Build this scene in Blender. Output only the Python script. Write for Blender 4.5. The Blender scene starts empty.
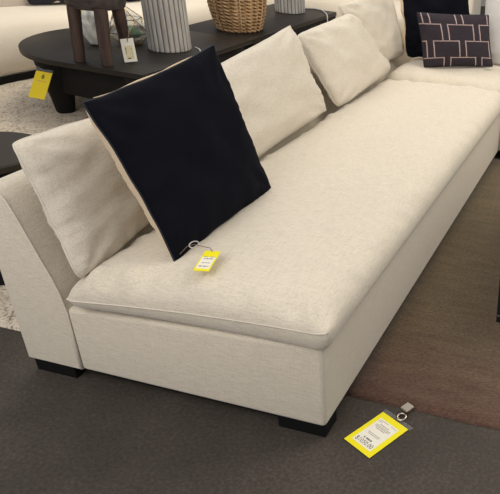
import bpy, bmesh, math, random
from mathutils import Vector, Matrix, noise
random.seed(7)
C = bpy.context.scene.collection
PI = math.pi

# ------------------------------------------------------------------ materials
def newmat(name):
    m = bpy.data.materials.new(name); m.use_nodes = True
    nt = m.node_tree; b = nt.nodes['Principled BSDF']
    return m, nt, b

def nd(nt, kind, **kw):
    n = nt.nodes.new(kind)
    for k, v in kw.items():
        if k in n.inputs: n.inputs[k].default_value = v
        else: setattr(n, k, v)
    return n

def coords(nt, scale=(1, 1, 1), out='Object'):
    tc = nd(nt, 'ShaderNodeTexCoord'); mp = nd(nt, 'ShaderNodeMapping')
    mp.inputs['Scale'].default_value = scale
    nt.links.new(tc.outputs[out], mp.inputs['Vector'])
    return mp.outputs['Vector']

def noise_n(nt, vec, scale=5, detail=4, rough=.5):
    n = nd(nt, 'ShaderNodeTexNoise'); n.inputs['Scale'].default_value = scale
    n.inputs['Detail'].default_value = detail; n.inputs['Roughness'].default_value = rough
    nt.links.new(vec, n.inputs['Vector']); return n.outputs['Fac']

def ramp(nt, fac, stops):
    r = nd(nt, 'ShaderNodeValToRGB'); e = r.color_ramp.elements
    while len(e) < len(stops): e.new(.5)
    for i, (p, c) in enumerate(stops):
        e[i].position = p; e[i].color = (*c, 1)
    nt.links.new(fac, r.inputs['Fac']); return r.outputs['Color']

def math_n(nt, op, a, b=None):
    n = nd(nt, 'ShaderNodeMath'); n.operation = op
    for i, v in enumerate((a, b)):
        if v is None: continue
        if isinstance(v, (int, float)): n.inputs[i].default_value = v
        else: nt.links.new(v, n.inputs[i])
    return n.outputs[0]

def bump(nt, b, h, strength=.3, dist=.002):
    n = nd(nt, 'ShaderNodeBump'); n.inputs['Strength'].default_value = strength
    n.inputs['Distance'].default_value = dist
    nt.links.new(h, n.inputs['Height']); nt.links.new(n.outputs['Normal'], b.inputs['Normal'])

def plain(name, col, rough=.6, metal=0, **kw):
    m, nt, b = newmat(name)
    b.inputs['Base Color'].default_value = (*col, 1); b.inputs['Roughness'].default_value = rough
    b.inputs['Metallic'].default_value = metal
    for k, v in kw.items(): b.inputs[k].default_value = v
    return m

def linen(name, col, amt=.10, weave=1.0):
    """woven linen: crossed slubby threads"""
    m, nt, b = newmat(name)
    f1 = noise_n(nt, coords(nt, (26, 300, 300)), 1, 2, .6)
    f2 = noise_n(nt, coords(nt, (300, 26, 300)), 1, 2, .6)
    f3 = noise_n(nt, coords(nt, (300, 300, 26)), 1, 2, .6)
    f = math_n(nt, 'ADD', math_n(nt, 'ADD', math_n(nt, 'MULTIPLY', f1, .45), math_n(nt, 'MULTIPLY', f2, .35)), math_n(nt, 'MULTIPLY', f3, .2))
    lo = tuple(c * (1 - amt * 1.3) for c in col); hi = tuple(min(1, c * (1 + amt)) for c in col)
    c = ramp(nt, f, [(.36, lo), (.5, col), (.66, hi)])
    nt.links.new(c, b.inputs['Base Color'])
    b.inputs['Roughness'].default_value = .95
    b.inputs['Sheen Weight'].default_value = .25; b.inputs['Sheen Roughness'].default_value = .6
    b.inputs['Specular IOR Level'].default_value = .2
    big = noise_n(nt, coords(nt), 14, 3, .55)
    h = math_n(nt, 'ADD', math_n(nt, 'MULTIPLY', f, 1.0), math_n(nt, 'MULTIPLY', big, .7))
    bump(nt, b, h, .55 * weave, .004)
    return m

def wood(name, dark, light, rough=.45, axis=2, scale=1.0, bumpy=.2, spec=.25):
    m, nt, b = newmat(name)
    s = [38 * scale] * 3; s[axis] = 2.2 * scale
    f = noise_n(nt, coords(nt, tuple(s)), 1, 5, .65)
    nt.links.new(ramp(nt, f, [(.3, dark), (.7, light)]), b.inputs['Base Color'])
    b.inputs['Roughness'].default_value = rough; b.inputs['Specular IOR Level'].default_value = spec
    bump(nt, b, f, bumpy, .002)
    return m

M = {}
M['linen'] = linen('cream_linen', (.625, .56, .45), .14)
M['linen_pillow'] = linen('cream_linen_pillow', (.615, .555, .455), .13)
M['linen_grey'] = linen('pale_grey_linen', (.58, .56, .53), .05)
M['tan'] = linen('tan_cotton', (.60, .47, .31), .05)
M['welt'] = linen('cream_welt', (.66, .60, .50), .04)
M['white_fabric'] = linen('off_white_boucle', (.78, .70, .57), .05)
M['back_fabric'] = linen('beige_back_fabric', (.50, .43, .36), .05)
M['navy'] = plain('navy_velvet', (.0045, .005, .0085), .95, 0, **{'Sheen Weight': .0, 'Specular IOR Level': .08})
M['navy'].node_tree.nodes['Principled BSDF'].inputs['Sheen Tint'].default_value = (.3, .4, .8, 1)
M['navy_thread'] = plain('navy_cord', (.008, .01, .02), .8)
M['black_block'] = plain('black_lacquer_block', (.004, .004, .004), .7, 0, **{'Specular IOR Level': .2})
M['table_top'] = wood('smoky_table_top', (.009, .007, .006), (.018, .014, .011), .45, 1, 1.0, .12)
M['table_wood'] = wood('black_stained_wood', (.003, .003, .003), (.006, .005, .005), .75, 0, 1.0, .25)
M['table_leg'] = wood('black_turned_wood', (.003, .003, .003), (.007, .006, .006), .7, 2, 1.0, .25)
M['side_top'] = plain('side_table_top', (.030, .023, .018), .55, 0, **{'Specular IOR Level': .25})
M['stool_wood'] = wood('weathered_stool_wood', (.022, .014, .011), (.085, .052, .042), .6, 2, .8, .6)
M['seat_wood'] = wood('weathered_stool_seat', (.022, .017, .015), (.07, .055, .05), .6, 0, .8, .6)
M['yellow'] = plain('yellow_card', (.84, .74, .002), .5)
M['yellow_dark'] = plain('dull_yellow_card', (.72, .55, .006), .5)
M['label'] = plain('printed_label_paper', (.80, .77, .66), .6)
M['label_cream'] = plain('cream_print_patch', (.70, .62, .38), .6)
M['ink'] = plain('black_ink', (.03, .03, .03), .6)
M['ink_grey'] = plain('grey_ink', (.26, .23, .21), .6)
M['metal'] = plain('nickel_clip', (.62, .55, .46), .3, 1)
M['steel'] = plain('steel_band', (.6, .6, .6), .25, 1)
M['gold'] = plain('brass_wire', (.70, .48, .14), .3, 1)
M['lead'] = plain('dark_soldered_edge', (.09, .08, .07), .4, .6)
M['string'] = plain('clear_string', (.45, .43, .40), .5)
M['twine'] = plain('brown_twine', (.18, .12, .09), .9)
M['cord'] = plain('white_cord', (.55, .55, .54), .4)
M['shade'] = plain('pale_lamp_shade', (.6, .56, .5), .9)
M['green'] = plain('succulent_green', (.07, .26, .08), .5)
M['moss'] = plain('pebbles', (.42, .38, .30), .8)
M['ceramic'] = plain('white_glazed_shell', (.62, .62, .57), .25)
M['cane'] = wood('water_hyacinth_rope', (.20, .11, .045), (.66, .44, .24), .8, 2, .9, .8)
M['cane_pale'] = wood('pale_hyacinth_rope', (.34, .22, .11), (.70, .50, .30), .8, 0, .9, .5)
M['black_metal'] = plain('black_powder_coated_metal', (.012, .013, .017), .4, .2)

def flute_mats():
    m, nt, b = newmat('grey_ribbed_glaze')
    f = noise_n(nt, coords(nt, (25, 25, 6)), 1, 4, .6)
    nt.links.new(ramp(nt, f, [(.3, (.31, .31, .30)), (.7, (.50, .50, .49))]), b.inputs['Base Color'])
    b.inputs['Roughness'].default_value = .5
    g, nt, b = newmat('tan_groove_glaze')
    f = noise_n(nt, coords(nt, (25, 25, 9)), 1, 4, .6)
    nt.links.new(ramp(nt, f, [(.3, (.13, .09, .05)), (.7, (.25, .18, .11))]), b.inputs['Base Color'])
    b.inputs['Roughness'].default_value = .6
    return m, g
M['flute'], M['groove'] = flute_mats()

def plastic():
    m, nt, b = newmat('clear_plastic_sleeve')
    b.inputs['Base Color'].default_value = (.40, .40, .40, 1); b.inputs['Roughness'].default_value = .3
    b.inputs['Alpha'].default_value = .14
    return m
M['plastic'] = plastic()
def glass():
    m, nt, b = newmat('thin_glass_pane')
    b.inputs['Base Color'].default_value = (.85, .86, .80, 1); b.inputs['Roughness'].default_value = .05
    b.inputs['Alpha'].default_value = .30
    return m
M['glass'] = glass()

def floor_mat():
    m, nt, b = newmat('dark_sealed_concrete')
    v = coords(nt)
    f = noise_n(nt, v, 2.2, 6, .62); g = noise_n(nt, v, 90, 3, .6)
    t = math_n(nt, 'ADD', math_n(nt, 'MULTIPLY', f, .5), math_n(nt, 'MULTIPLY', g, .5))
    nt.links.new(ramp(nt, t, [(.34, (.036, .030, .025)), (.5, (.055, .046, .038)), (.66, (.088, .075, .062))]), b.inputs['Base Color'])
    b.inputs['Roughness'].default_value = .62
    b.inputs['Specular IOR Level'].default_value = .22
    bump(nt, b, g, .25, .002)
    return m
def rug_mat():
    m, nt, b = newmat('brown_wool_pile')
    v = coords(nt, (4.5, 20, 1)); f = noise_n(nt, v, 1, 6, .7)
    v3 = coords(nt, (70, 190, 190)); h = noise_n(nt, v3, 1, 2, .6)
    v2 = coords(nt, (.5, 1.1, 1)); d = noise_n(nt, v2, 1.6, 2, .5)
    # dye runs from plum red at the near end to olive brown farther away
    tc = nd(nt, 'ShaderNodeTexCoord'); sx = nd(nt, 'ShaderNodeSeparateXYZ')
    nt.links.new(tc.outputs['Object'], sx.inputs[0])
    y = math_n(nt, 'ADD', sx.outputs['Y'], math_n(nt, 'MULTIPLY', math_n(nt, 'SUBTRACT', d, .5), .7))
    y = math_n(nt, 'ADD', y, math_n(nt, 'MULTIPLY', math_n(nt, 'SUBTRACT', f, .5), .35))
    y = math_n(nt, 'DIVIDE', y, 2.0)
    base = ramp(nt, y, [(.0, (.084, .043, .034)), (.15, (.100, .058, .042)), (.32, (.122, .084, .052)), (.6, (.122, .090, .052)), (1, (.128, .098, .058))])
    mul = ramp(nt, math_n(nt, 'ADD', math_n(nt, 'MULTIPLY', f, .4), math_n(nt, 'MULTIPLY', h, .6)), [(.36, (.62, .62, .60)), (.64, (1.45, 1.45, 1.42))])
    mx = nd(nt, 'ShaderNodeMix'); mx.data_type = 'RGBA'; mx.blend_type = 'MULTIPLY'; mx.inputs[0].default_value = 1
    nt.links.new(base, mx.inputs[6]); nt.links.new(mul, mx.inputs[7])
    nt.links.new(mx.outputs[2], b.inputs['Base Color'])
    b.inputs['Roughness'].default_value = 1; b.inputs['Sheen Weight'].default_value = .2
    b.inputs['Specular IOR Level'].default_value = .1
    bump(nt, b, h, .6, .004)
    return m
def ivory_mat():
    m, nt, b = newmat('ivory_flecked_shag')
    f = noise_n(nt, coords(nt, (90, 55, 90)), 1, 4, .65)
    g = noise_n(nt, coords(nt, (16, 12, 16)), 1, 3, .6)
    t = math_n(nt, 'ADD', math_n(nt, 'MULTIPLY', f, .7), math_n(nt, 'MULTIPLY', g, .3))
    nt.links.new(ramp(nt, t, [(.34, (.10, .08, .06)), (.43, (.42, .35, .27)), (.48, (.62, .54, .43)), (.7, (.80, .72, .59))]), b.inputs['Base Color'])
    b.inputs['Roughness'].default_value = 1; b.inputs['Specular IOR Level'].default_value = .1
    bump(nt, b, f, .9, .012)
    return m
def wall_mat():
    m, nt, b = newmat('painted_wall')
    f = noise_n(nt, coords(nt), 30, 3)
    nt.links.new(ramp(nt, f, [(.3, (.50, .47, .44)), (.7, (.54, .51, .48))]), b.inputs['Base Color'])
    b.inputs['Roughness'].default_value = .8
    return m
M['floor'] = floor_mat(); M['rug'] = rug_mat(); M['ivory'] = ivory_mat(); M['wall'] = wall_mat()

def brick_mat():
    """charcoal cloth embroidered with staggered open rectangles in pink and white stitches"""
    m, nt, b = newmat('charcoal_embroidered_cloth')
    tc = nd(nt, 'ShaderNodeTexCoord'); s = nd(nt, 'ShaderNodeSeparateXYZ')
    nt.links.new(tc.outputs['UV'], s.inputs[0])
    V = math_n(nt, 'ADD', math_n(nt, 'MULTIPLY', s.outputs['Y'], 3.2), .43)
    row = math_n(nt, 'FLOOR', V); fv = math_n(nt, 'FRACT', V)
    par = math_n(nt, 'MODULO', row, 2)
    U = math_n(nt, 'ADD', math_n(nt, 'MULTIPLY', s.outputs['X'], 2.2), math_n(nt, 'MULTIPLY', par, .5))
    U = math_n(nt, 'ADD', U, .28)
    fu = math_n(nt, 'FRACT', U)
    def near(x, c, w): return math_n(nt, 'LESS_THAN', math_n(nt, 'ABSOLUTE', math_n(nt, 'SUBTRACT', x, c)), w)
    sides = math_n(nt, 'MAXIMUM', near(fu, .105, .017), near(fu, .895, .017))
    inside = near(fu, .5, .41)
    top = math_n(nt, 'MULTIPLY', near(fv, .96, .026), inside)
    line = math_n(nt, 'MAXIMUM', sides, top)
    stitch = noise_n(nt, coords(nt, (1, 1, 1), 'UV'), 120, 2, .7)
    sc = ramp(nt, stitch, [(.36, (.10, .05, .06)), (.44, (.36, .20, .18)), (.54, (.52, .45, .42)), (.66, (.34, .27, .30))])
    wv = noise_n(nt, coords(nt, (300, 300, 300)), 1, 2)
    gc = ramp(nt, wv, [(.3, (.022, .018, .024)), (.7, (.052, .042, .05))])
    mx = nd(nt, 'ShaderNodeMix'); mx.data_type = 'RGBA'
    nt.links.new(line, mx.inputs[0]); nt.links.new(gc, mx.inputs[6]); nt.links.new(sc, mx.inputs[7])
    nt.links.new(mx.outputs[2], b.inputs['Base Color'])
    b.inputs['Roughness'].default_value = .95; b.inputs['Specular IOR Level'].default_value = .15
    bump(nt, b, math_n(nt, 'ADD', line, math_n(nt, 'MULTIPLY', wv, .4)), .4, .002)
    return m
M['brick'] = brick_mat()

def flower_mat():
    m, nt, b = newmat('dark_cloth_with_cream_leaves')
    v = coords(nt, (1, 1, 1)); f = noise_n(nt, v, 9, 1, .4)
    nt.links.new(ramp(nt, f, [(.0, (.012, .012, .022)), (.56, (.012, .012, .022)), (.58, (.60, .55, .45)), (1, (.60, .55, .45))]), b.inputs['Base Color'])
    b.inputs['Roughness'].default_value = .9
    return m
M['flower'] = flower_mat()

# ------------------------------------------------------------------ helpers
def thing(name, label, cat, loc, group=None):
    o = bpy.data.objects.new(name, None); C.objects.link(o)
    o.empty_display_size = .05
    o.location = loc; o['label'] = label; o['category'] = cat
    if group: o['group'] = group
    return o

def obj(name, bm, mats, parent=None, smooth=True, weight=None):
    """bm is in world coordinates; the object gets its parent's origin"""
    if not isinstance(mats, (list, tuple)): mats = [mats]
    off = Vector((0, 0, 0))
    if parent is not None:
        p = parent
        while p is not None:
            off += Vector(p.location); p = p.parent
    bmesh.ops.translate(bm, verts=bm.verts, vec=-off)
    me = bpy.data.meshes.new(name); bm.to_mesh(me); bm.free()
    for f in me.polygons: f.use_smooth = smooth
    for m in mats: me.materials.append(M[m])
    o = bpy.data.objects.new(name, me); C.objects.link(o)
    if parent is not None: o.parent = parent
    return o

def tag(o, label, cat, group=None):
    o['label'] = label; o['category'] = cat
    if group: o['group'] = group
    return o

def autosmooth(o, ang=35):
    me = o.data; bm = bmesh.new(); bm.from_mesh(me)
    for e in bm.edges:
        if len(e.link_faces) == 2 and e.calc_face_angle(0) > math.radians(ang): e.smooth = False
    bm.to_mesh(me); bm.free()
    return o

def box(bm, x0, x1, y0, y1, z0, z1, bev=0, seg=2):
    r = bmesh.ops.create_cube(bm, size=1)
    vs = r['verts']
    for v in vs:
        v.co = Vector((x0 + (v.co.x + .5) * (x1 - x0), y0 + (v.co.y + .5) * (y1 - y0), z0 + (v.co.z + .5) * (z1 - z0)))
    if bev:
        es = list({e for v in vs for e in v.link_edges})
        bmesh.ops.bevel(bm, geom=es, offset=bev, segments=seg, profile=.5, affect='EDGES')
    return bm

def prism(bm, pts, z0, z1, axis='z', bev=0, seg=2):
    """closed polygon pts extruded between z0 and z1 along an axis"""
    def mk(a, b, c):
        return Vector((a, b, c)) if axis == 'z' else Vector((a, c, b)) if axis == 'y' else Vector((c, a, b))
    lo = [bm.verts.new(mk(a, b, z0)) for a, b in pts]; hi = [bm.verts.new(mk(a, b, z1)) for a, b in pts]
    n = len(pts)
    fs = [bm.faces.new(lo[::-1]), bm.faces.new(hi)]
    for i in range(n): fs.append(bm.faces.new((lo[i], lo[(i + 1) % n], hi[(i + 1) % n], hi[i])))
    bmesh.ops.recalc_face_normals(bm, faces=fs)
    if bev:
        es = list({e for e in fs[0].edges} | {e for e in fs[1].edges})
        bmesh.ops.bevel(bm, geom=es, offset=bev, segments=seg, profile=.5, affect='EDGES')
    return bm

def tube(bm, pts, r, n=8, closed=False):
    pts = [Vector(p) for p in pts]; rings = []
    N = len(pts); prev = None
    for i, p in enumerate(pts):
        if closed: t = pts[(i + 1) % N] - pts[i - 1]
        else: t = pts[min(i + 1, N - 1)] - pts[max(i - 1, 0)]
        t.normalize()
        if prev is None:
            a = Vector((0, 0, 1)) if abs(t.z) < .9 else Vector((1, 0, 0))
            a = (a - t * a.dot(t)).normalized()
        else:
            a = (prev - t * prev.dot(t)).normalized()
        prev = a; b = t.cross(a)
        rr = r(i / (N - 1)) if callable(r) else r
        rings.append([bm.verts.new(p + (a * math.cos(2 * PI * k / n) + b * math.sin(2 * PI * k / n)) * rr) for k in range(n)])
    M_ = N if closed else N - 1
    for i in range(M_):
        A, B = rings[i], rings[(i + 1) % N]
        for k in range(n): bm.faces.new((A[k], A[(k + 1) % n], B[(k + 1) % n], B[k]))
    if not closed:
        bm.faces.new(rings[0][::-1]); bm.faces.new(rings[-1])
    return bm

def lathe(bm, cx, cy, prof, n=48, f=None):
    rings = []
    for (r, z) in prof:
        rings.append([bm.verts.new((cx + (f(k, r, z) if f else r) * math.cos(2 * PI * k / n), cy + (f(k, r, z) if f else r) * math.sin(2 * PI * k / n), z)) for k in range(n)])
    for A, B in zip(rings, rings[1:]):
        for k in range(n): bm.faces.new((A[k], A[(k + 1) % n], B[(k + 1) % n], B[k]))
    bm.faces.new(rings[0][::-1]); bm.faces.new(rings[-1])
    return bm

def surf_noise(u, v, seed, s=2.0):
    return noise.noise(Vector((u * s + seed * 3.1, v * s - seed * 1.7, seed * .77)))

class Cushion:
    """a sewn cushion between four world corners; front sheet bulges along n by tf, back sheet by tb"""
    def __init__(s, BL, BR, TR, TL, tf, tb, hint, pinch=.07, rc=.05, p=.5, k=2.2, wr=.006, seed=1, N=44, edge=0, sag=(0, 0, 0), wave=0):
        s.c = [Vector(q) for q in (BL, BR, TR, TL)]
        n = (s.c[1] - s.c[0]).cross(s.c[3] - s.c[0]).normalized()
        if n.dot(Vector(hint)) < 0: n = -n
        s.n = n; s.rc = rc; s.tf, s.tb, s.pinch, s.p, s.k, s.wr, s.seed, s.N, s.edge, s.wave = tf, tb, pinch, p, k, wr, seed, N, edge, wave
        s.g = [math.sin(PI / 2 * (2 * i / N - 1)) * .65 + (2 * i / N - 1) * .35 for i in range(N + 1)]
    def mid(s, u, v):
        ur = u * (1 - s.pinch * (1 - v * v)); vr = v * (1 - s.pinch * (1 - u * u))
        q_ = 1 - s.rc * (abs(u) * abs(v)) ** 9; ur *= q_; vr *= q_
        # gentle waviness of the sewn edge
        if s.wave:
            e = max(abs(u), abs(v)) ** 6
            ur += s.wave * e * surf_noise(u, v, s.seed + 9, 3.5); vr += s.wave * e * surf_noise(u, v, s.seed + 5, 3.5)
        a, b = (ur + 1) / 2, (vr + 1) / 2
        c = s.c
        q = c[0] * (1 - a) * (1 - b) + c[1] * a * (1 - b) + c[2] * a * b + c[3] * (1 - a) * b
        rip = surf_noise(u, v, s.seed + 3, 2.6) * s.wr * 1.3
        return q + s.n * rip
    def point(s, u, v, side):
        q = s.mid(u, v)
        a = max(0, 1 - abs(u) ** s.k); b = max(0, 1 - abs(v) ** s.k)
        h = (a * b) ** s.p
        t = s.tf if side > 0 else -s.tb
        w = surf_noise(u, v, s.seed, 2.2) + .5 * surf_noise(u, v, s.seed + 2, 5)
        # creases that run in from the corners
        cr = 0
        for (i, (su, sv)) in enumerate(((-1, -1), (1, -1), (1, 1), (-1, 1))):
            du, dv = u - su, v - sv; d = math.hypot(du, dv)
            th = math.atan2(dv * -sv, du * -su)
            cr += math.sin(th * 9 + s.seed + i) * math.exp(-((d - .35) / .22) ** 2)
        e = min(1, (a * b) ** .5 * 2.5)
        # gathers along the seam
        ed = 1 - max(abs(u), abs(v)); along = v if abs(u) > abs(v) else u
        ga = noise.noise(Vector((along * 11, s.seed, 0))) * math.exp(-(ed / .12) ** 2)
        return q + s.n * (t * h + (1 if side > 0 else -1) * e * (w * s.wr + cr * s.wr * .55 + ga * s.wr * 1.2))
    def sheet(s, side, bm=None):
        bm = bm or bmesh.new(); uv = bm.loops.layers.uv.verify()
        g = s.g; N = s.N
        grid = [[bm.verts.new(s.point(g[i], g[j], side)) for i in range(N + 1)] for j in range(N + 1)]
        for j in range(N):
            for i in range(N):
                q = [(i, j), (i + 1, j), (i + 1, j + 1), (i, j + 1)]
                if side < 0: q = q[::-1]
                f = bm.faces.new([grid[b][a] for a, b in q])
                for l, (a, b) in zip(f.loops, q): l[uv].uv = ((g[a] + 1) / 2, (g[b] + 1) / 2)
        bmesh.ops.recalc_face_normals(bm, faces=bm.faces)
        c = Vector((0, 0, 0))
        s_n = sum((f.normal for f in bm.faces), Vector())
        if s_n.dot(s.n) * side < 0: bmesh.ops.reverse_faces(bm, faces=bm.faces)
        return bm
    def both(s):
        bm = s.sheet(1)
        g = s.g; N = s.N; uv = bm.loops.layers.uv.verify()
        grid = [[bm.verts.new(s.point(g[i], g[j], -1)) for i in range(N + 1)] for j in range(N + 1)]
        for j in range(N):
            for i in range(N):
                f = bm.faces.new([grid[b][a] for a, b in ((i, j), (i, j + 1), (i + 1, j + 1), (i + 1, j))])
        bmesh.ops.remove_doubles(bm, verts=bm.verts, dist=.0006)
        bmesh.ops.recalc_face_normals(bm, faces=bm.faces)
        return bm
    def seam(s, r, n=6):
        pts = []
        g = s.g
        for x in g[:-1]: pts.append(s.point(x, -1, 1))
        for x in g[:-1]: pts.append(s.point(1, x, 1))
        for x in reversed(g[1:]): pts.append(s.point(x, 1, 1))
        for x in reversed(g[1:]): pts.append(s.point(-1, x, 1))
        bm = bmesh.new(); tube(bm, pts, r, n, closed=True)
        bmesh.ops.recalc_face_normals(bm, faces=bm.faces)
        return bm
    def base(s):
        b = (s.c[0] + s.c[1]) / 2
        return (b.x, b.y, min(s.c[0].z, s.c[1].z))

def text_mesh(parent, name, string, origin, ex, ey, size, mat, bold=0.0, lift=.0006, sx=1):
    cu = bpy.data.curves.new(name, 'FONT'); cu.body = string; cu.size = 1; cu.align_x = 'CENTER'; cu.align_y = 'CENTER'
    cu.offset = bold; cu.resolution_u = 3
    o = bpy.data.objects.new(name, cu); C.objects.link(o)
    dg = bpy.context.evaluated_depsgraph_get(); dg.update()
    me = bpy.data.meshes.new_from_object(o.evaluated_get(dg))
    bpy.data.objects.remove(o)
    bm = bmesh.new(); bm.from_mesh(me)
    ex, ey = Vector(ex).normalized(), Vector(ey).normalized(); nz = ex.cross(ey)
    for v in bm.verts: v.co = Vector(origin) + ex * v.co.x * size * sx + ey * v.co.y * size + nz * lift
    return obj(name, bm, mat, parent, smooth=False)

def card(bm, o, ex, ey, w, h, t=.0008, rc=0):
    """thin card: o is the lower-left corner, ex/ey unit axes"""
    o, ex, ey = Vector(o), Vector(ex).normalized(), Vector(ey).normalized(); n = ex.cross(ey)
    c = [(0, 0), (w, 0), (w, h), (0, h)]
    lo = [bm.verts.new(o + ex * a + ey * b - n * t / 2) for a, b in c]
    hi = [bm.verts.new(o + ex * a + ey * b + n * t / 2) for a, b in c]
    bm.faces.new(lo[::-1]); bm.faces.new(hi)
    for i in range(4): bm.faces.new((lo[i], lo[(i + 1) % 4], hi[(i + 1) % 4], hi[i]))
    return bm

# ------------------------------------------------------------------ setting
def struct(name, bm, mat):
    o = obj(name, bm, mat, None, smooth=False); o['kind'] = 'structure'; return o
bm = bmesh.new(); box(bm, -6.5, 4.5, -4, 9, -.05, 0); struct('floor', bm, 'floor')
bm = bmesh.new(); box(bm, -6.6, -6.5, -4, 9, -.05, 3.0); struct('wall_left', bm, 'wall')
bm = bmesh.new(); box(bm, -6.6, 4.5, 9, 9.1, -.05, 3.0); struct('wall_back', bm, 'wall')

# rugs
def rug(name, x0, x1, y0, y1, z, mat, nx, ny, amp, sc):
    bm = bmesh.new()
    g = [[None] * (ny + 1) for _ in range(nx + 1)]
    for i in range(nx + 1):
        for j in range(ny + 1):
            x = x0 + (x1 - x0) * i / nx; y = y0 + (y1 - y0) * j / ny
            edge = i in (0, nx) or j in (0, ny)
            if edge:
                x += .004 * noise.noise(Vector((x * 9, y * 9, 3))); y += .004 * noise.noise(Vector((x * 9, y * 9, 8)))
            zz = 0.0005 if edge else z + amp * noise.noise(Vector((x * sc, y * sc, 1)))
            if not edge and (i in (1, nx - 1) or j in (1, ny - 1)): zz *= .9
            g[i][j] = bm.verts.new((x, y, zz))
    # pull the first inner ring close to the border so the rug edge is upright
    for j in range(ny + 1):
        g[1][j].co.x = g[0][j].co.x + .006; g[nx - 1][j].co.x = g[nx][j].co.x - .006
    for i in range(nx + 1):
        g[i][1].co.y = g[i][0].co.y + .006; g[i][ny - 1].co.y = g[i][ny].co.y - .006
    for i in range(nx):
        for j in range(ny): bm.faces.new((g[i][j], g[i + 1][j], g[i + 1][j + 1], g[i][j + 1]))
    bm.faces.new([g[0][0], g[0][ny], g[nx][ny], g[nx][0]])
    return obj(name, bm, mat)
tag(rug('brown_rug', -.03, 2.3, .215, 2.62, .011, 'rug', 70, 74, .0015, 9), 'brown wool area rug with plum red near end, lying along the cream sofa', 'rug')
tag(rug('ivory_rug', -4.6, -1.12, .155, 5.9, .012, 'ivory', 150, 240, .004, 22), 'ivory shag rug with dark flecks, under the round-ended black table', 'rug')

# ------------------------------------------------------------------ the cream sofa
L = 2.64
def leg_block(name_parent, x0, x1, y0, y1, z1=.06):
    bm = bmesh.new(); box(bm, x0, x1, y0, y1, 0, z1, .002, 1)
    return obj('leg', bm, 'black_block', name_parent, smooth=False)

def base_block(x0, x1, y0, y1, z0, z1, seed, slope=0):
    """upholstered block: soft corners and a slight unevenness of the cloth"""
    bm = bmesh.new(); box(bm, x0, x1, y0, y1, z0, z1)
    if slope:
        for v in bm.verts:
            if v.co.z > (z0 + z1) / 2: v.co.z += slope * (v.co.x - x1) / (x1 - x0)
    bmesh.ops.bevel(bm, geom=list(bm.edges), offset=.016, segments=4, profile=.5, affect='EDGES')
    return bm

def sofa_back(y0, y1):
    """side profile of the raked back, from floor to top, extruded along the seat"""
    P_ = [(-1.05, .05), (-.848, .05), (-.845, .20), (-.843, .29), (-.852, .345), (-.870, .407), (-.890, .464), (-.910, .527), (-.931, .59), (-.950, .64), (-.968, .662), (-.99, .668), (-1.02, .667), (-1.042, .655), (-1.05, .642)]
    bm = bmesh.new(); prism(bm, P_, y0, y1, 'y')
    es = [e for e in bm.edges if abs(e.verts[0].co.y - e.verts[1].co.y) < 1e-6]
    bmesh.ops.bevel(bm, geom=es, offset=.009, segments=3, profile=.5, affect='EDGES')
    return bm

sofa = thing('armless_sofa', 'long cream linen armless sofa section with one bench seat, on black block feet', 'sofa', (-.5, L / 2, 0))
autosmooth(obj('base', base_block(-.850, 0, .004, L, .05, .356, 1, .065), 'linen', sofa), 50)
autosmooth(obj('back', sofa_back(0, L), 'linen', sofa), 40)
# stitched welt where the end panel of the back meets the base
pts = [(-.848, -.001, .055), (-.846, -.001, .2), (-.844, -.001, .28), (-.853, -.001, .345)] + [(-.870, -.001, .407), (-.890, -.001, .464), (-.910, -.001, .527), (-.931, -.001, .59), (-.950, -.001, .64), (-.968, -.001, .660), (-.99, -.001, .666)]
bm = bmesh.new(); tube(bm, [(x, y + .004, z) for x, y, z in pts], .0032, 6); obj('end_seam', bm, 'welt', sofa)
bm = bmesh.new(); tube(bm, [(-.006, .010, z) for z in (.06, .15, .24, .345)], .002, 6); obj('corner_seam', bm, 'welt', sofa)
for x0, x1, y0 in ((-1.035, -.885, .008), (-.165, -.006, .014), (-1.03, -.88, L - .10), (-.16, -.03, L - .10)):
    leg_block(sofa, x0, x1, y0, y0 + .085)

bm = bmesh.new(); box(bm, -1.035, -.018, .02, L - .02, .036, .056); obj('gap_shade', bm, 'black_block', sofa, smooth=False)  # black slab added to deepen the shade in the gap under the base

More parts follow.
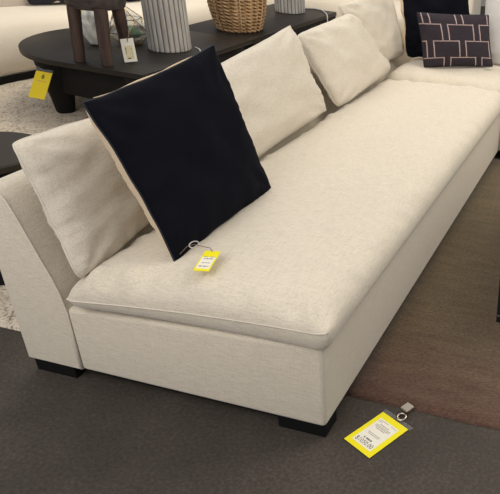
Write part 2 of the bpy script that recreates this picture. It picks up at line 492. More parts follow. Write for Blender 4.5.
def seat_cushion(x0, x1, y0, y1, z0, zt, r, zseam, seed, nx=46, ny=120, rough=.005, corner=.035, slope=0):
    """bench cushion: flat underside, rounded sewn edge, crowned and slightly rumpled top"""
    bm = bmesh.new()
    def spaced(a, b, n): # denser near the edges
        out = []
        for i in range(n + 1):
            t = i / n; out.append(a + (b - a) * (t - math.sin(4 * PI * t) / (4 * PI) * 0 - math.sin(2 * PI * t) / (2 * PI) * .55))
        return out
    xs, ys = spaced(x0, x1, nx), spaced(y0, y1, ny)
    def outline(x, y):
        # sewn edge pulls in a little between the corners
        fx = (x - x0) / (x1 - x0) * 2 - 1; fy = (y - y0) / (y1 - y0) * 2 - 1
        dx = -fx * abs(fx) ** 3 * corner * .35 * (1 - abs(fy) ** 14); dy = -fy * abs(fy) ** 20 * corner * (1 - fx * fx) * .55
        # rounded plan corners
        R_ = .055; ax = min(x - x0, x1 - x); ay = min(y - y0, y1 - y)
        if ax < R_ and ay < R_:
            a, b = 1 - ax / R_, 1 - ay / R_; m_ = max(a, b); hh = math.hypot(a, b)
            if hh > 0:
                k_ = m_ / hh; k_ = 1 - (1 - k_) * .8
                na, nb = a * k_, b * k_
                dx += (a - na) * R_ * (-1 if fx > 0 else 1); dy += (b - nb) * R_ * (-1 if fy > 0 else 1)
        return x + dx, y + dy
    def zs(x, y=99):
        dip = .034 * min(1, max(0, (x - x1 + .12) / .12)) * min(1, max(0, (y - y0 - .03) / .22))
        return zseam + (.045 if slope else .03) * ((x - x0) / (x1 - x0) - 1) - dip
    def h(x, y):
        dx = min(x - x0, x1 - x); dy = min(y - y0, y1 - y)
        def s(d, rr):
            t = min(1, max(0, d / rr)); return math.sqrt(max(0, 1 - (1 - t) ** 2))
        return s(dx, r) * s(dy, r * 1.05)
    def z_top(x, y):
        w = noise.noise(Vector((x * 3.2, y * 2.4, seed))) * rough * 1.8 + noise.noise(Vector((x * 11, y * 6, seed + 3))) * rough * .6
        dn = min(x - x0, x1 - x, y - y0, y1 - y)
        al = y if min(x - x0, x1 - x) < min(y - y0, y1 - y) else x
        ga = noise.noise(Vector((al * 17, seed, 2))) * (.024 if y - y0 < .12 else .015) * math.exp(-((dn - .05) / .05) ** 2)
        hh = h(x, y)
        crown = .018 * (1 - ((x - (x0 + x1) / 2) / ((x1 - x0) / 2)) ** 2)
        return zs(x, y) + (zt - zs(x, y) + crown) * hh + (w + ga) * min(1, hh * 1.3)
    def z_bot(x, y):
        d = min(x - x0, x1 - x, y - y0, y1 - y)
        t = min(1, d / .04); return zs(x, y) - (zs(x, y) - z0) * math.sqrt(max(0, 1 - (1 - t) ** 2))
    top = [[bm.verts.new((*outline(x, y), z_top(x, y))) for y in ys] for x in xs]
    bot = [[top[i][j] if i in (0, nx) or j in (0, ny) else bm.verts.new((*outline(xs[i], ys[j]), z_bot(xs[i], ys[j]))) for j in range(ny + 1)] for i in range(nx + 1)]
    for i in range(nx):
        for j in range(ny):
            bm.faces.new((top[i][j], top[i + 1][j], top[i + 1][j + 1], top[i][j + 1]))
            q = [bot[i][j], bot[i][j + 1], bot[i + 1][j + 1], bot[i + 1][j]]
            if len(set(q)) >= 3: bm.faces.new(q)
    for v in bm.verts: v.co.z += slope * (v.co.x - x1) / (x1 - x0)
    border = [top[i][0].co.copy() for i in range(nx)] + [top[nx][j].co.copy() for j in range(ny)] + [top[i][ny].co.copy() for i in range(nx, 0, -1)] + [top[0][j].co.copy() for j in range(ny, 0, -1)]
    sb = bmesh.new(); tube(sb, border[:nx + 1], .0022, 6)
    return bm, sb
b1, s1 = seat_cushion(-.822, .040, -.030, L - .01, .350, .470, .13, .432, 4, slope=.038)
sc = obj('seat_cushion', b1, 'linen', sofa); obj('seam', s1, 'welt', sc)

# return section beyond it
ret = thing('sofa_corner_section', 'cream linen corner section of the sectional beyond the bench sofa, turning right', 'sofa', (.1, 3.2, 0))
y0r, y1r = L + .012, L + 1.05
autosmooth(obj('base', base_block(-1.05, 1.4, y0r, y1r - .2, .05, .335, 1), 'linen', ret), 50)
bm = bmesh.new()
prism(bm, [(y1r, .05), (y1r - .2, .05), (y1r - .21, .33), (y1r - .205, .41), (y1r - .145, .525), (y1r - .09, .635), (y1r - .06, .658), (y1r - .01, .655), (y1r, .64)], -1.05, 1.4, 'x', .009)
autosmooth(obj('back', bm, 'linen', ret), 40)
bm = bmesh.new()
prism(bm, [(-1.05, .336), (-.855, .336), (-.870, .407), (-.910, .527), (-.950, .64), (-.99, .664), (-1.04, .655), (-1.05, .64)], y0r, y1r - .21, 'y', .006)
autosmooth(obj('side_back', bm, 'linen', ret), 40)
b1, s1 = seat_cushion(-.835, 1.41, y0r - .02, y1r - .20, .333, .452, .12, .385, 9, 90, 46)
sc = obj('seat_cushion', b1, 'linen', ret); obj('seam', s1, 'welt', sc)
for x0, yy in ((-1.03, y0r + .03), (1.22, y0r + .03), (-1.03, y1r - .12), (1.22, y1r - .12)): leg_block(ret, x0, x0 + .15, yy, yy + .085)

# ------------------------------------------------------------------ back cushions and pillows
def soft(name, label, cat, cu, mat, welt, wr=.0028, group=None, back=None, backname='back_panel'):
    t = thing(name, label, cat, cu.base(), group)
    if back is None:
        obj('cover', cu.both(), mat, t)
    else:
        obj('front_panel', cu.sheet(1), mat, t)
        bp = obj(backname, cu.sheet(-1), back, t)
    obj('piping', cu.seam(wr), welt, t)
    return t
G = 'cream linen back cushions along the sofa'
soft('back_cushion', 'cream linen back cushion at the near sofa end, left of the large navy pillow', 'cushion',
     Cushion((-.762, -.005, .408), (-.84, .70, .43), (-.95, .72, .77), (-.915, .03, .805), .066, .045, (1, 0, .3), .04, p=.36, k=2.6, wr=.010, seed=3, wave=.012, rc=.05), 'linen_pillow', 'welt', group=G)
soft('back_cushion', 'cream linen back cushion with a pointed top corner, right of the large navy pillow', 'cushion',
     Cushion((-.775, .80, .425), (-.79, 1.765, .445), (-.915, 1.665, .868), (-.95, .85, .775), .07, .05, (1, 0, .3), .02, p=.42, k=2.6, wr=.008, seed=12, rc=0, wave=.015), 'linen_pillow', 'welt', group=G)
soft('back_cushion', 'cream linen back cushion with round top, in front of the corner cushion', 'cushion',
     Cushion((-.745, 1.815, .448), (-.785, 2.75, .450), (-.925, 2.40, .83), (-.95, 1.76, .80), .07, .04, (1, 0, .3), .0, p=.40, k=2.8, wr=.009, seed=21, rc=.05, wave=.015), 'linen_pillow', 'welt', group=G)
soft('back_cushion', 'cream linen back cushion in the sofa corner, against the farther navy pillow', 'cushion',
     Cushion((-.89, 2.50, .47), (-.83, 3.16, .465), (-.985, 3.22, .90), (-.98, 2.365, .872), .06, .035, (1, 0, .3), .04, p=.42, k=2.6, wr=.009, seed=28, rc=.03, wave=.015), 'linen_pillow', 'welt', group=G)
nav = soft('throw_pillow', 'large navy velvet throw pillow with tan back, leaning at the near end of the sofa', 'pillow',
     Cushion((-.530, .130, .455), (-.536, .726, .452), (-.712, .724, .972), (-.750, .138, .910), .05, .10, (1, 0, .3), .05, p=.45, k=2.2, wr=.008, seed=41, N=52, wave=.012, rc=0), 'navy', 'navy_thread', .003, back='tan')
bm = bmesh.new(); navc = Cushion((-.530, .130, .455), (-.536, .726, .452), (-.712, .724, .972), (-.750, .138, .910), .05, .10, (1, 0, .3), .05, p=.45, k=2.2, wr=.008, seed=41, N=52, wave=.012, rc=0)
tube(bm, [navc.point(u / 26 - 1, 1, 1) + Vector((-.003, 0, .0015 + .002 * math.sin(u * .4))) for u in range(4, 47)], lambda t: .001 + .0026 * math.sin(PI * t), 6); obj('top_piping', bm, 'tan', nav)
nav2 = soft('throw_pillow', 'navy velvet throw pillow with tan back, behind the charcoal patterned pillow', 'pillow',
     Cushion((-.785, 3.05, .468), (-.36, 3.30, .468), (-.452, 3.38, .95), (-.885, 3.17, .93), .05, .12, (.4, -1, .3), .05, p=.5, k=2.2, wr=.012, seed=55, wave=.05), 'navy', 'navy_thread', .003, back='tan')
n2c = Cushion((-.785, 3.05, .468), (-.36, 3.30, .468), (-.452, 3.38, .95), (-.885, 3.17, .93), .05, .12, (.4, -1, .3), .05, p=.5, k=2.2, wr=.012, seed=55, wave=.05)
bm = bmesh.new(); tube(bm, [n2c.point(-1, v / 20 - 1, 1) + Vector((-.008, .004, 0)) for v in range(3, 40)], lambda t: .003 + .010 * abs(math.sin(t * 7)), 8); obj('side_piping', bm, 'tan', nav2)
soft('lumbar_pillow', 'charcoal lumbar pillow embroidered with pink and white open rectangles', 'pillow',
     Cushion((-.605, 2.885, .460), (-.178, 3.12, .476), (-.252, 3.18, .800), (-.692, 2.945, .795), .065, .05, (.4, -1, .3), .045, p=.5, k=2.4, wr=.005, seed=63, rc=.02), 'brick', 'navy_thread', .0025)
soft('throw_pillow', 'pale grey linen pillow at the right edge, beside the charcoal patterned pillow', 'pillow',
     Cushion((-.31, 3.22, .468), (.30, 3.22, .468), (.32, 3.42, .95), (-.34, 3.42, .96), .075, .06, (0, -1, .3), .05, p=.5, k=2.2, wr=.006, seed=71), 'linen_grey', 'linen_grey', .0025)
# small care label on the lumbar pillow
cl = thing('care_label', 'tiny white care label at the lower right corner of the charcoal patterned pillow', 'label', (-.20, 3.06, .46))
bm = bmesh.new(); card(bm, (-.215, 3.065, .474), (1, .5, 0), (-.1, -1, .0), .045, .03, .001); obj('ribbon', bm, 'label', cl, smooth=False)

# ------------------------------------------------------------------ black table with round end + long console
ZT = .4
def arc(cx, cy, r, a0, a1, n): return [(cx + r * math.cos(math.radians(a0 + (a1 - a0) * i / n)), cy + r * math.sin(math.radians(a0 + (a1 - a0) * i / n))) for i in range(n + 1)]
ct = thing('coffee_table', 'low black coffee table with a round end and thick tapered legs, on the ivory rug', 'table', (-2.66, 2.6, .012))
bm = bmesh.new()
prism(bm, [(-2.052, 1.992)] + [(-2.052, 3.21)] + arc(-2.655, 2.603, .61, 90, 270, 48), ZT - .032, ZT, 'z', .005)
autosmooth(obj('tabletop', bm, 'table_top', ct), 40)
bm = bmesh.new()
prism(bm, [(-2.09, 2.09), (-2.09, 3.207)] + arc(-2.655, 2.603, .50, 95, 262, 24), .155, ZT - .032, 'z', .004)
autosmooth(obj('apron', bm, 'table_wood', ct), 40)
for (x, y) in ((-2.835, 2.17), (-3.07, 2.75), (-2.17, 3.06), (-2.17, 2.14), (-2.85, 3.08)):
    bm = bmesh.new(); lathe(bm, x, y, [(.052, .014), (.056, .02), (.070, .12), (.088, .22), (.105, .30), (.112, .345), (.112, ZT - .032)], 28)
    autosmooth(obj('leg', bm, 'table_leg', ct), 40)
co = thing('console_table', 'long black rectangular table running behind the sofa back under the basket', 'table', (-2.37, 3.98, .012))
bm = bmesh.new(); box(bm, -2.70, -2.052, 3.214, 4.745, ZT - .035, ZT, .004); autosmooth(obj('tabletop', bm, 'table_top', co), 40)
bm = bmesh.new(); box(bm, -2.69, -2.056, 3.217, 4.735, .06, ZT - .037, .004); autosmooth(obj('apron', bm, 'table_wood', co), 40)
for x in (-2.64, -2.15):
    for y in (3.3, 4.65):
        bm = bmesh.new(); box(bm, x - .045, x + .045, y - .045, y + .045, .014, .062, .004); obj('leg', bm, 'table_leg', co, smooth=False)

# small round table at the left edge, behind the sofa
st = thing('side_table', 'small round dark drum side table at the left edge behind the sofa back', 'table', (-1.62, .53, .012))
bm = bmesh.new(); lathe(bm, -1.62, .525, [(.205, .468), (.214, .474), (.214, .494), (.208, .5)], 48); autosmooth(obj('tabletop', bm, 'side_top', st), 40)
bm = bmesh.new(); lathe(bm, -1.62, .525, [(.19, .012), (.195, .03), (.195, .468)], 40); autosmooth(obj('drum', bm, 'table_wood', st), 40)
bm = bmesh.new(); card(bm, (-1.80, .545, .5012), (.9, .35, 0), (-.35, .9, 0), .08, .12, .001); t = obj('info_card', bm, 'label', None, smooth=False)
tag(t, 'small white card lying on the dark side table at the left edge', 'card')

# ------------------------------------------------------------------ stool on the table
sx, sy = -2.45, 2.19
stool = thing('wooden_stool', 'small weathered brown wooden stool with round legs, standing on the black table', 'stool', (sx, sy, ZT))
def stool_leg(top, bot, r0, r1):
    bm = bmesh.new(); top, bot = Vector(top), Vector(bot)
    pts = [bot.lerp(top, i / 10) for i in range(11)]
    tube(bm, pts, lambda t: r1 + (r0 - r1) * t, 20)
    for v in bm.verts: # hewn, slightly faceted surface
        v.co += Vector((noise.noise(v.co * 30), noise.noise(v.co * 30 + Vector((5, 0, 0))), 0)) * .0025
    mz = min(v.co.z for v in bm.verts)
    for v in bm.verts:
        if v.co.z < bot.z + .006: v.co.z = ZT + .001
    return autosmooth(obj('leg', bm, 'stool_wood', stool), 50)
stool_leg((-2.525, 2.085, .715), (-2.540, 2.060, ZT + .001), .036, .031)
stool_leg((-2.365, 2.110, .715), (-2.355, 2.066, ZT + .001), .038, .031)
stool_leg((-2.360, 2.245, .715), (-2.382, 2.29, ZT + .001), .036, .031)
bm = bmesh.new()
lathe(bm, sx - .035, sy + .03, [(.140, .700), (.158, .706), (.164, .722), (.164, .775), (.155, .795), (.13, .80)], 44, lambda k, r, z: r * (1 + .03 * noise.noise(Vector((math.cos(k / 44 * 2 * PI) * 1.5, math.sin(k / 44 * 2 * PI) * 1.5, z * 6)))))
autosmooth(obj('seat', bm, 'seat_wood', stool), 50)

# ------------------------------------------------------------------ ribbed lamps
def lamp(cx, cy, r, label, cordpts, rot):
    t = thing('table_lamp', label, 'lamp', (cx, cy, ZT), 'grey ribbed table lamps')
    bm = bmesh.new(); n = 25; k = 8; H = .42
    rings = []
    for z in (0.001, .004, .012, .10, .2, .3, .4, H - .008, H):
        sh = .985 if z in (0.001, H) else 1
        ring = []
        for i in range(n * k):
            a = 2 * PI * i / (n * k) + rot; f = (i % k) / k
            rr = r * sh * (1 - .045 * (abs(math.cos(PI * f)) ** 5))
            ring.append(bm.verts.new((cx + rr * math.cos(a), cy + rr * math.sin(a), ZT + z)))
        rings.append(ring)
    for A, B in zip(rings, rings[1:]):
        for i in range(n * k):
            f = bm.faces.new((A[i], A[(i + 1) % (n * k)], B[(i + 1) % (n * k)], B[i]))
            f.material_index = 1 if (i % k) in (0, k - 1) else 0
    bm.faces.new(rings[0][::-1]); bm.faces.new(rings[-1])
    obj('ribbed_base', bm, ['flute', 'groove'], t)
    bm = bmesh.new(); lathe(bm, cx, cy, [(.05, ZT + H), (.045, ZT + H + .01), (.012, ZT + H + .02), (.012, ZT + H + .10)], 24); autosmooth(obj('neck', bm, 'metal', t), 40)
    bm = bmesh.new(); R0, R1 = .21, .19; z0, z1 = ZT + H + .08, ZT + H + .34; n = 48
    rr = [[bm.verts.new((cx + q * math.cos(2 * PI * i / n), cy + q * math.sin(2 * PI * i / n), z)) for i in range(n)] for q, z in ((R0, z0), (R1, z1), (R1 - .004, z1), (R0 - .004, z0))]
    for a in range(4):
        A, B = rr[a], rr[(a + 1) % 4]
        for i in range(n): bm.faces.new((A[i], A[(i + 1) % n], B[(i + 1) % n], B[i]))
    autosmooth(obj('lamp_shade', bm, 'shade', t), 50)
    bm = bmesh.new(); tube(bm, cordpts, .005, 8); obj('cord', bm, 'cord', t)
    return t
lamp(-2.33, 2.635, .135, 'grey ribbed ceramic table lamp base, nearer one, beside the glass terrarium', [(-2.21, 2.74, .405), (-2.16, 2.71, .405), (-2.10, 2.64, .405), (-2.055, 2.60, .405), (-2.043, 2.595, .398), (-2.042, 2.59, .36)], .05)
lamp(-2.385, 4.46, .135, 'grey ribbed ceramic table lamp base, farther one, right of the woven basket', [(-2.36, 4.58, .406), (-2.34, 4.69, .406), (-2.27, 4.735, .406), (-2.18, 4.70, .406), (-2.10, 4.60, .406), (-2.055, 4.53, .406), (-2.043, 4.515, .398), (-2.040, 4.51, .37), (-2.040, 4.52, .25)], .02)

# ------------------------------------------------------------------ woven basket
bx, by = -2.325, 3.50
bk = thing('woven_basket', 'round woven water hyacinth basket standing on the black table', 'basket', (bx, by, ZT))
def brad(z): # radius at height above the table
    t = z / .34
    return .158 + .052 * math.sin(min(1, t * 1.3) * PI * .5)
bm = bmesh.new(); rows = 13
for i in range(rows):
    z = .013 + i * .026; R_ = brad(z); nseg = 200; nst = 12
    for ph in (0, PI):
        pts = []
        for k in range(nseg):
            a = 2 * PI * k / nseg
            w = math.sin(a * nst + ph + (PI if i % 2 else 0))
            w2 = math.cos(a * nst + ph + (PI if i % 2 else 0))
            pts.append((bx + (R_ + .007 * w) * math.cos(a), by + (R_ + .007 * w) * math.sin(a), ZT + z + .006 * w2 + .004 * noise.noise(Vector((a * 4, i, ph)))))
        tube(bm, pts, .0086, 6, closed=True)
obj('woven_wall', bm, 'cane', bk)
bm = bmesh.new(); lathe(bm, bx, by, [(.14, ZT + .002), (.148, ZT + .01), (brad(.1) - .012, ZT + .1), (brad(.2) - .012, ZT + .2), (brad(.3) - .012, ZT + .3), (brad(.3) - .03, ZT + .3), (brad(.1) - .03, ZT + .05)], 40); obj('liner', bm, 'cane', bk)
bm = bmesh.new()
for k in range(7):
    a = 2 * PI * k / 7 - .95
    for ph in (0, PI):
        pts = []
        for j in range(40):
            z = .004 + j / 39 * .33; rr = brad(z) + .013 + .003 * math.cos(j * .9 + ph); da = .003 * math.sin(j * .9 + ph) / .17
            pts.append((bx + rr * math.cos(a + da), by + rr * math.sin(a + da), ZT + z))
        tube(bm, pts, .0042, 6)
obj('upright_braid', bm, 'cane_pale', bk)
bm = bmesh.new()
for ph in (0, PI):
    tube(bm, [(bx + (brad(.34) + .008 * math.sin(k * .7 + ph)) * math.cos(2 * PI * k / 120), by + (brad(.34) + .008 * math.sin(k * .7 + ph)) * math.sin(2 * PI * k / 120), ZT + .345 + .008 * math.cos(k * .7 + ph)) for k in range(120)], .009, 6, closed=True)
obj('rim', bm, 'cane_pale', bk)

# ------------------------------------------------------------------ geometric terrarium and shell ornament
tx, ty = -2.62, 2.62
te = thing('glass_terrarium', 'geometric glass terrarium with brass edges holding green succulents, on the black table', 'terrarium', (tx, ty, ZT))
def ringp(r, z, off, n=5): return [Vector((tx + r * math.cos(2 * PI * k / n + off), ty + r * math.sin(2 * PI * k / n + off), ZT + z)) for k in range(n)]
lo, mi, up_ = ringp(.07, .004, .3), ringp(.128, .075, .3), ringp(.095, .165, .3 + PI / 5)
apex = Vector((tx - .03, ty - .03, ZT + .28))
bmg = bmesh.new(); bml = bmesh.new()
def face(*ps): bmg.faces.new([bmg.verts.new(p) for p in ps])
edges = []
for k in range(5):
    j = (k + 1) % 5
    face(lo[k], lo[j], mi[j], mi[k]); face(mi[k], mi[j], up_[k]); face(mi[j], up_[k], up_[j])
    if k != 2: face(up_[k], up_[j], apex)
    edges += [(lo[k], lo[j]), (mi[k], mi[j]), (lo[k], mi[k]), (mi[k], up_[k]), (mi[j], up_[k]), (up_[k], up_[j]), (up_[k], apex)]
obj('glass_panes', bmg, 'glass', te, smooth=False)
bmf = bmesh.new()
for i, (a, b) in enumerate(edges): tube(bmf if i % 7 in (0, 2, 3, 6) else bml, [a, b], .0026, 6)
obj('brass_frame', bmf, 'gold', te); obj('dark_frame', bml, 'lead', te)
bm = bmesh.new(); lathe(bm, tx, ty, [(.050, ZT + .006), (.075, ZT + .03), (.07, ZT + .04), (.01, ZT + .045)], 20); obj('pebble_bed', bm, 'moss', te)
bm = bmesh.new()
for (px, py, pz, s) in ((tx + .02, ty - .03, .06, .055), (tx - .035, ty + .01, .055, .045), (tx + .035, ty + .03, .045, .03)):
    for ringi, (nn, tilt) in enumerate(((7, 1.15), (6, .75), (4, .35))):
        for k in range(nn):
            a = 2 * PI * k / nn + ringi * .4
            d = Vector((math.cos(a) * math.sin(tilt), math.sin(a) * math.sin(tilt), math.cos(tilt)))
            o_ = Vector((px, py, ZT + pz)); tube(bm, [o_ + d * s * q for q in (0, .35, .7, 1.0, 1.25)], lambda t, s=s: s * (.06 + .2 * math.sin(min(1, t * 1.02) * PI)) + .0006, 6)
obj('succulents', bm, 'green', te)

ox, oy = -2.755, 2.47
orn = thing('shell_ornament', 'white folded ceramic ornament standing behind the stool legs on the black table', 'ornament', (ox, oy, ZT))
bm = bmesh.new(); n = 72
ctl_ = [(.03, .002), (.045, .01), (.062, .05), (.078, .10), (.082, .15), (.072, .20), (.05, .235), (.02, .25)]
prof = [(ctl_[i][0] + (ctl_[i + 1][0] - ctl_[i][0]) * t_ / 4, ctl_[i][1] + (ctl_[i + 1][1] - ctl_[i][1]) * t_ / 4) for i in range(len(ctl_) - 1) for t_ in range(4)] + [ctl_[-1]]
rings = []
for r, z in prof:
    rings.append([])
    for k in range(n):
        a = 2 * PI * k / n
        f = 1 + .20 * math.sin(a * 6 + z * 30) * (z / .2) ** .5 + .16 * noise.noise(Vector((math.cos(a) * 3, math.sin(a) * 3, z * 22)))
        rings[-1].append(bm.verts.new((ox + r * f * math.cos(a), oy + r * f * math.sin(a), ZT + z)))
for A, B in zip(rings, rings[1:]):
    for k in range(n): bm.faces.new((A[k], A[(k + 1) % n], B[(k + 1) % n], B[k]))
bm.faces.new(rings[0][::-1]); bm.faces.new(rings[-1])
obj('body', bm, 'ceramic', orn)
bm = bmesh.new(); card(bm, (ox - .035, oy - .088, ZT + .19), (1, .1, .0), (.1, .2, 1), .03, .055, .001); obj('yellow_sticker', bm, 'yellow_dark', orn, smooth=False)

# ------------------------------------------------------------------ tags
def dashes(parent, name, o, ex, ey, rows, mat='ink_grey', lift=.0009, hh=.0016, seed=0):
    """rows of tiny illegible print: (x0, x1, y) in metres from o"""
    rnd = random.Random(seed); bm = bmesh.new(); ex, ey = Vector(ex).normalized(), Vector(ey).normalized(); n = ex.cross(ey)
    for (x0, x1, y, h) in rows:
        x = x0
        while x < x1:
            w = rnd.uniform(.5, 1.6) * h * 1.5
            w = min(w, x1 - x)
            card(bm, Vector(o) + ex * x + ey * y + n * lift, ex, ey, max(w, .0005), h, .0002)
            x += w + h * .55
    return obj(name, bm, mat, parent, smooth=False)

# price card in a clear sleeve lying on the floor by the rug corner
O = Vector((.050, .026, .0030)); EX = Vector((.154 - .050, -.025 - .026, 0)).normalized(); EY = Vector((-EX.y, EX.x, 0))
W, H = .1155, .166
pt = thing('price_card', 'yellow price card with metal ring and clip, lying on the floor by the rug', 'tag', (O.x, O.y, 0))
bm = bmesh.new(); card(bm, O, EX, EY, W, H, .0012); obj('yellow_card', bm, 'yellow', pt, smooth=False)
bm = bmesh.new(); card(bm, O - EX * .002 - EY * .002 + Vector((0, 0, .0018)), EX, EY, W + .004, H + .016, .0005); 
bm.free()
bm = bmesh.new(); card(bm, O - EX * .003 + EY * (H + .0005), EX, EY, W + .010, .016, .0012); obj('clear_sleeve', bm, 'plastic', pt, smooth=False)
LO = O + EX * .016 + EY * .018
bm = bmesh.new(); card(bm, LO + Vector((0, 0, .0009)), EX, EY, W - .034, H - .042, .0004); lb = obj('printed_label', bm, 'label', pt, smooth=False)
def at(fx, fy): return LO + EX * fx + EY * fy + Vector((0, 0, .0012))
lw = W - .034
text_mesh(pt, 'price_text', '$1050.00', at(lw / 2 + .000, .014), EX, EY, .0245, 'ink', -.012, sx=.78)
text_mesh(pt, 'small_price_text', '$ 1500.00', at(lw / 2 - .002, .031), EX, EY, .0085, 'ink', .03)
dashes(pt, 'fine_print', at(0, 0), EX, EY, [(.018, .062, .050, .0022), (.014, .066, .056, .0022), (.020, .058, .082, .0026), (.010, .070, .088, .0026), (.010, .072, .094, .0026), (.020, .060, .101, .0026), (.004, .020, .110, .0018), (.006, .040, .1165, .0018), (.052, .078, .1165, .0018)], 'ink_grey', .0002, seed=3)
# clip and ring
clip = obj('ring', tube(bmesh.new(), [O + EX * (W * .55 + .014 * math.cos(a)) + EY * (H + .022 + .014 * math.sin(a)) + Vector((0, 0, .006 + .002 * math.sin(a))) for a in [2 * PI * k / 28 for k in range(28)]], .0034, 8, closed=True), 'metal', pt)
bm = bmesh.new(); q = O + EX * (W * .55 - .002) + EY * (H + .003); tube(bm, [q + Vector((0, 0, .001)), q + EY * .005 + Vector((0, 0, .007)), q + EY * .010 + Vector((0, 0, .006))], .0018, 8); obj('swivel', bm, 'metal', pt)
bm = bmesh.new(); c0 = O + EX * (W * .55 - .024) + EY * (H + .038) + Vector((0, 0, .018))
card(bm, c0, EX, EY, .031, .036, .008); bmesh.ops.bevel(bm, geom=list(bm.edges), offset=.002, segments=2, affect='EDGES'); obj('clip', bm, 'metal', pt, smooth=False)

# hang tag of the large navy pillow, on the seat
def lerp_quad(BL, BR, TR, TL): return [Vector(p) for p in (BL, BR, TR, TL)]
zt_ = .470
pv = thing('price_tag', 'small yellow and white price tag lying on the seat below the large navy pillow', 'tag', (-.45, .18, .46))
A0 = Vector((-.417, .054, .495)); ex = Vector((.9637, .2667, .011)).normalized(); nrm = Vector((.0, -.02, 1)).normalized()
ey = nrm.cross(ex).normalized(); ex = ey.cross(nrm).normalized()
PT = (A0, ex, ey)
TW, TH = .045, .113
bm = bmesh.new(); card(bm, A0, ex, ey, TW, TH, .0012); obj('yellow_card', bm, 'yellow', pv, smooth=False)
bm = bmesh.new(); card(bm, A0 + ex * .004 + ey * .012 + nrm * .0009, ex, ey, TW - .008, TH - .048, .0004); obj('printed_label', bm, 'label', pv, smooth=False)
dashes(pv, 'fine_print', A0 + nrm * .0009, ex, ey, [(.009, .036, .022, .005), (.012, .034, .042, .003), (.010, .036, .064, .005), (.008, .018, .076, .003), (.024, .038, .076, .003)], 'ink_grey', .0005, seed=5)
bm = bmesh.new(); s0 = A0 + ex * TW * .5 + ey * (TH - .004); tube(bm, [s0, s0 + ey * .012 + nrm * .006 - ex * .01, Vector((-.50, .185, .497)), Vector((-.515, .17, .494)), Vector((-.528, .15, .475))], .0012, 6); obj('string', bm, 'twine', pv)
bm = bmesh.new(); cc = Vector((-.500, .185, .497)); tube(bm, [cc + Vector((.014 * math.cos(a), .014 * math.sin(a), .004 * math.sin(a))) for a in [2 * PI * k / 20 for k in range(20)]], .002, 6, closed=True); obj('loop', bm, 'string', pv)

# yellow tag hanging from the round table
ht = thing('price_tag', 'large yellow tag hanging by a string from the round end of the black table', 'tag', (-2.80, 1.97, .18))
HW, HH = .1285, .1715
hx = Vector((.9945, -.102, .0227)).normalized(); hy = Vector((.0398, .5706, .8203)).normalized(); hn = hx.cross(hy)
H0 = Vector((-2.856, 1.935, .166))
bm = bmesh.new(); card(bm, H0, hx, hy, HW, HH, .002); obj('yellow_card', bm, 'yellow_dark', ht, smooth=False)
bm = bmesh.new(); card(bm, H0 + hy * (HH + .0005), hx, hy, HW, .016, .0015); obj('clear_sleeve', bm, 'plastic', ht, smooth=False)
bm = bmesh.new()
ec = H0 + hx * .068 + hy * .138 + hn * .002
tube(bm, [ec + hx * .0075 * math.cos(a) + hy * .0095 * math.sin(a) for a in [2 * PI * k / 16 for k in range(16)]], .0025, 6, closed=True)
tube(bm, [ec + hx * -.004 + hy * .008, ec + hx * .002 + hy * .017], .002, 6)
obj('printed_emblem', bm, 'ink', ht)
dashes(ht, 'fine_print', H0, hx, hy, [(.028, .104, .109, .003)], 'ink_grey', .0015, seed=8)
bm = bmesh.new(); s0 = H0 + hx * .055 + hy * (HH + .010)
tube(bm, [s0, Vector((-2.835, 2.015, .345)), Vector((-2.850, 2.012, .366))], .0015, 6); tube(bm, [s0, Vector((-2.825, 2.010, .345)), Vector((-2.835, 2.01, .366))], .0012, 6); obj('string', bm, 'string', ht)

# white tag hanging from the stool
wt = thing('price_tag', 'white paper tag tied with twine to the right leg of the wooden stool', 'tag', (-2.33, 2.2, ZT))
wx = Vector((.9458, .2734, .1751)).normalized(); wy = Vector((-.2475, .258, .9339)).normalized(); wn = wx.cross(wy)
W0 = Vector((-2.312, 2.165, ZT + .003))
bm = bmesh.new(); card(bm, W0, wx, wy, .080, .138, .001); obj('paper_card', bm, 'label', wt, smooth=False)
bm = bmesh.new(); card(bm, W0 + wx * .018 + wy * .016 + wn * .0009, wx, wy, .048, .080, .0004); obj('printed_patch', bm, 'label_cream', wt, smooth=False)
dashes(wt, 'fine_print', W0, wx, wy, [(.020, .027, .078, .006), (.020, .027, .068, .005), (.020, .028, .057, .006), (.020, .026, .047, .005), (.028, .048, .018, .007), (.056, .060, .03, .004), (.056, .060, .045, .004), (.056, .059, .06, .004), (.056, .060, .075, .004)], 'ink', .0014, seed=2)
bm = bmesh.new(); s0 = W0 + wx * .045 + wy * .118 + wn * .002
tube(bm, [s0, s0 + wy * .012 + wn * .004, s0 + wy * .030 + wx * .012, Vector((-2.325, 2.262, ZT + .17)), Vector((-2.35, 2.27, ZT + .175))], .0022, 6); obj('twine', bm, 'twine', wt)

# ------------------------------------------------------------------ white sofa in the background
def bg_sofa_profile(s):  # (distance from front, z), rounded front
    return [(.06, .05), (.02, .10), (.0, .20), (.005, .30), (.03, .38), (.08, .425), (.16, .445), (.34, .45), (.40, .45), (.42, .60), (.47, .72), (.56, .76), (.70, .76), (.78, .72), (.80, .6), (.80, .05)]
ws = thing('white_sofa', 'large off-white sofa section with bulging rounded front, beyond the round-ended table', 'sofa', (-4.0, 3.0, .0))
pr = bg_sofa_profile(0)
seat_p = pr[:9] + [(.40, .05)]; back_p = [(.405, .05), (.405, .45)] + pr[9:]
front = [(-3.62, .9), (-3.61, 1.4), (-3.60, 1.9), (-3.585, 2.3), (-3.565, 2.55), (-3.53, 2.73), (-3.46, 2.89), (-3.36, 3.05), (-3.23, 3.23), (-3.11, 3.42), (-3.03, 3.65), (-3.00, 3.95), (-2.99, 4.4), (-2.99, 4.95)]
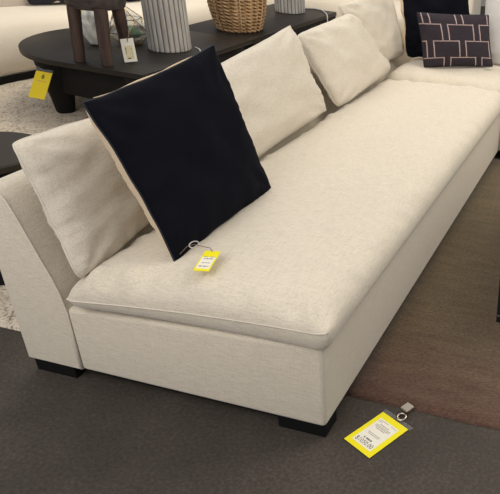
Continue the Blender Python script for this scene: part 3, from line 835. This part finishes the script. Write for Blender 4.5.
def sweep(prof, bev=None):
    bm = bmesh.new(); rings = []
    P_ = [Vector((*p, 0)) for p in front]
    for i, p in enumerate(P_):
        t = (P_[min(i + 1, len(P_) - 1)] - P_[max(i - 1, 0)]).normalized(); n = Vector((-t.y, t.x, 0))
        rings.append([bm.verts.new((p.x + n.x * a, p.y + n.y * a, z)) for a, z in prof])
    m = len(prof)
    for A, B in zip(rings, rings[1:]):
        for k in range(m): bm.faces.new((A[k], A[(k + 1) % m], B[(k + 1) % m], B[k]))
    bm.faces.new(rings[0]); bm.faces.new(rings[-1][::-1])
    bmesh.ops.recalc_face_normals(bm, faces=bm.faces)
    return bm
autosmooth(obj('seat', sweep(seat_p), 'white_fabric', ws), 45)
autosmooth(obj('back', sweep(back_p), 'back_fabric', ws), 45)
obj('plinth', sweep([(.03, .014), (.03, .06), (.7, .06), (.7, .014)]), 'black_block', ws, smooth=False)
w2 = thing('white_sofa', 'off-white sofa section running across behind the woven basket and farther lamp', 'sofa', (-2.6, 5.6, .0))
YF = 5.12
bm = bmesh.new(); prism(bm, [(YF + a, b) for a, b in seat_p], -4.0, -.9, 'x', .03, 3); autosmooth(obj('seat', bm, 'white_fabric', w2), 45)
bm = bmesh.new(); prism(bm, [(YF + a, b) for a, b in back_p], -4.0, -.9, 'x', .03, 3); autosmooth(obj('back', bm, 'white_fabric', w2), 45)
bm = bmesh.new(); box(bm, -3.9, -1.0, YF + .05, YF + .75, .014, .06); obj('plinth', bm, 'black_block', w2, smooth=False)
soft('throw_pillow', 'dark pillow with cream leaf shapes on the white sofa at the upper left', 'pillow',
     Cushion((-3.80, 3.02, .458), (-3.54, 3.42, .458), (-3.62, 3.47, .86), (-3.88, 3.07, .86), .06, .03, (1, 0, .3), .05, p=.5, k=2.2, wr=.005, seed=81, N=24), 'flower', 'navy_thread')
soft('throw_pillow', 'plain dark navy pillow on the white sofa, between the stool and the lamp', 'pillow',
     Cushion((-3.42, 3.60, .458), (-3.30, 4.05, .458), (-3.40, 4.08, .86), (-3.52, 3.63, .86), .06, .03, (1, 0, .3), .05, p=.5, k=2.2, wr=.005, seed=85, N=24), 'navy', 'navy_thread')

# ------------------------------------------------------------------ dark-legged table at the right edge
rt = thing('coffee_table', 'table with slim black legs and steel foot bands, on the brown rug', 'table', (.8, 1.3, .011))
for (x, y, dx, dy) in ((.392, .815, -.012, 0), (1.25, .815, .01, 0), (.45, 1.85, 0, 0), (1.25, 1.85, 0, 0)):
    bm = bmesh.new(); b_ = Vector((x, y, .012)); t_ = Vector((x + dx, y + dy, .40))
    r_ = bmesh.ops.create_cube(bm, size=1)
    for v in r_['verts']:
        c_ = b_.lerp(t_, v.co.z + .5); v.co = Vector((c_.x + v.co.x * .035, c_.y + v.co.y * .035, c_.z))
    lg = obj('leg', bm, 'black_metal', rt, smooth=False)
    bm = bmesh.new(); box(bm, x - .019, x + .019, y - .019, y + .019, .040, .047); obj('foot_band', bm, 'steel', lg, smooth=False)
bm = bmesh.new(); box(bm, .37, 1.28, .79, 1.88, .40, .425, .004); obj('tabletop', bm, 'black_metal', rt, smooth=False)

# ------------------------------------------------------------------ camera
rx, rz, rr = (math.radians(a) for a in (30.08498047, -10.04625736, 5.87982854))
cy, sy_, cp, sp = math.cos(rz), math.sin(rz), math.cos(rx), math.sin(rx)
fwd = Vector((sy_ * cp, cy * cp, -sp)); rgt = Vector((cy, -sy_, 0)); upv = rgt.cross(fwd)
c_, s_ = math.cos(rr), math.sin(rr)
r2 = rgt * c_ + upv * s_; u2 = upv * c_ - rgt * s_
cam = bpy.data.cameras.new('camera'); co_ = bpy.data.objects.new('camera', cam); C.objects.link(co_)
mw = Matrix((r2, u2, -fwd)).transposed().to_4x4(); mw.translation = Vector((.66291845, -1.33099218, 1.50559204))
co_.matrix_world = mw
cam.sensor_fit = 'HORIZONTAL'; cam.sensor_width = 36; cam.lens = 642.4748739 * 36 / 500
cam.shift_x = (250 - 480.1056) / 500; cam.shift_y = (266.5066 - 247) / 500
cam.clip_start = .05
bpy.context.scene.camera = co_

# ------------------------------------------------------------------ light
def area(name, loc, target, size, power, col, sy=None):
    l = bpy.data.lights.new(name, 'AREA'); l.energy = power; l.color = col; l.shape = 'RECTANGLE'; l.size = size; l.size_y = sy or size
    o = bpy.data.objects.new(name, l); C.objects.link(o); o.location = loc
    o.rotation_euler = (Vector(target) - Vector(loc)).to_track_quat('-Z', 'Y').to_euler()
    return o
area('overhead_area_light', (1.6, 2.6, 3.0), (.2, 1.4, 0), 2.4, 66, (1, .90, .73))
area('overhead_area_light', (-2.4, 3.6, 3.0), (-2.2, 3.2, 0), 1.8, 55, (1, .92, .79))
area('overhead_area_light', (-.9, -2.2, 2.7), (-.5, .1, .1), 2.4, 56, (1, .95, .89))  # added fill from the near side, brightens the sofa's end face
w = bpy.data.worlds.new('world'); bpy.context.scene.world = w; w.use_nodes = True
bg = w.node_tree.nodes['Background']; bg.inputs[0].default_value = (.98, .97, 1, 1); bg.inputs[1].default_value = .50
vs = bpy.context.scene.view_settings
vs.view_transform = 'Standard'; vs.look = 'None'; vs.gamma = 1; vs.exposure = .18; vs.use_curve_mapping = False
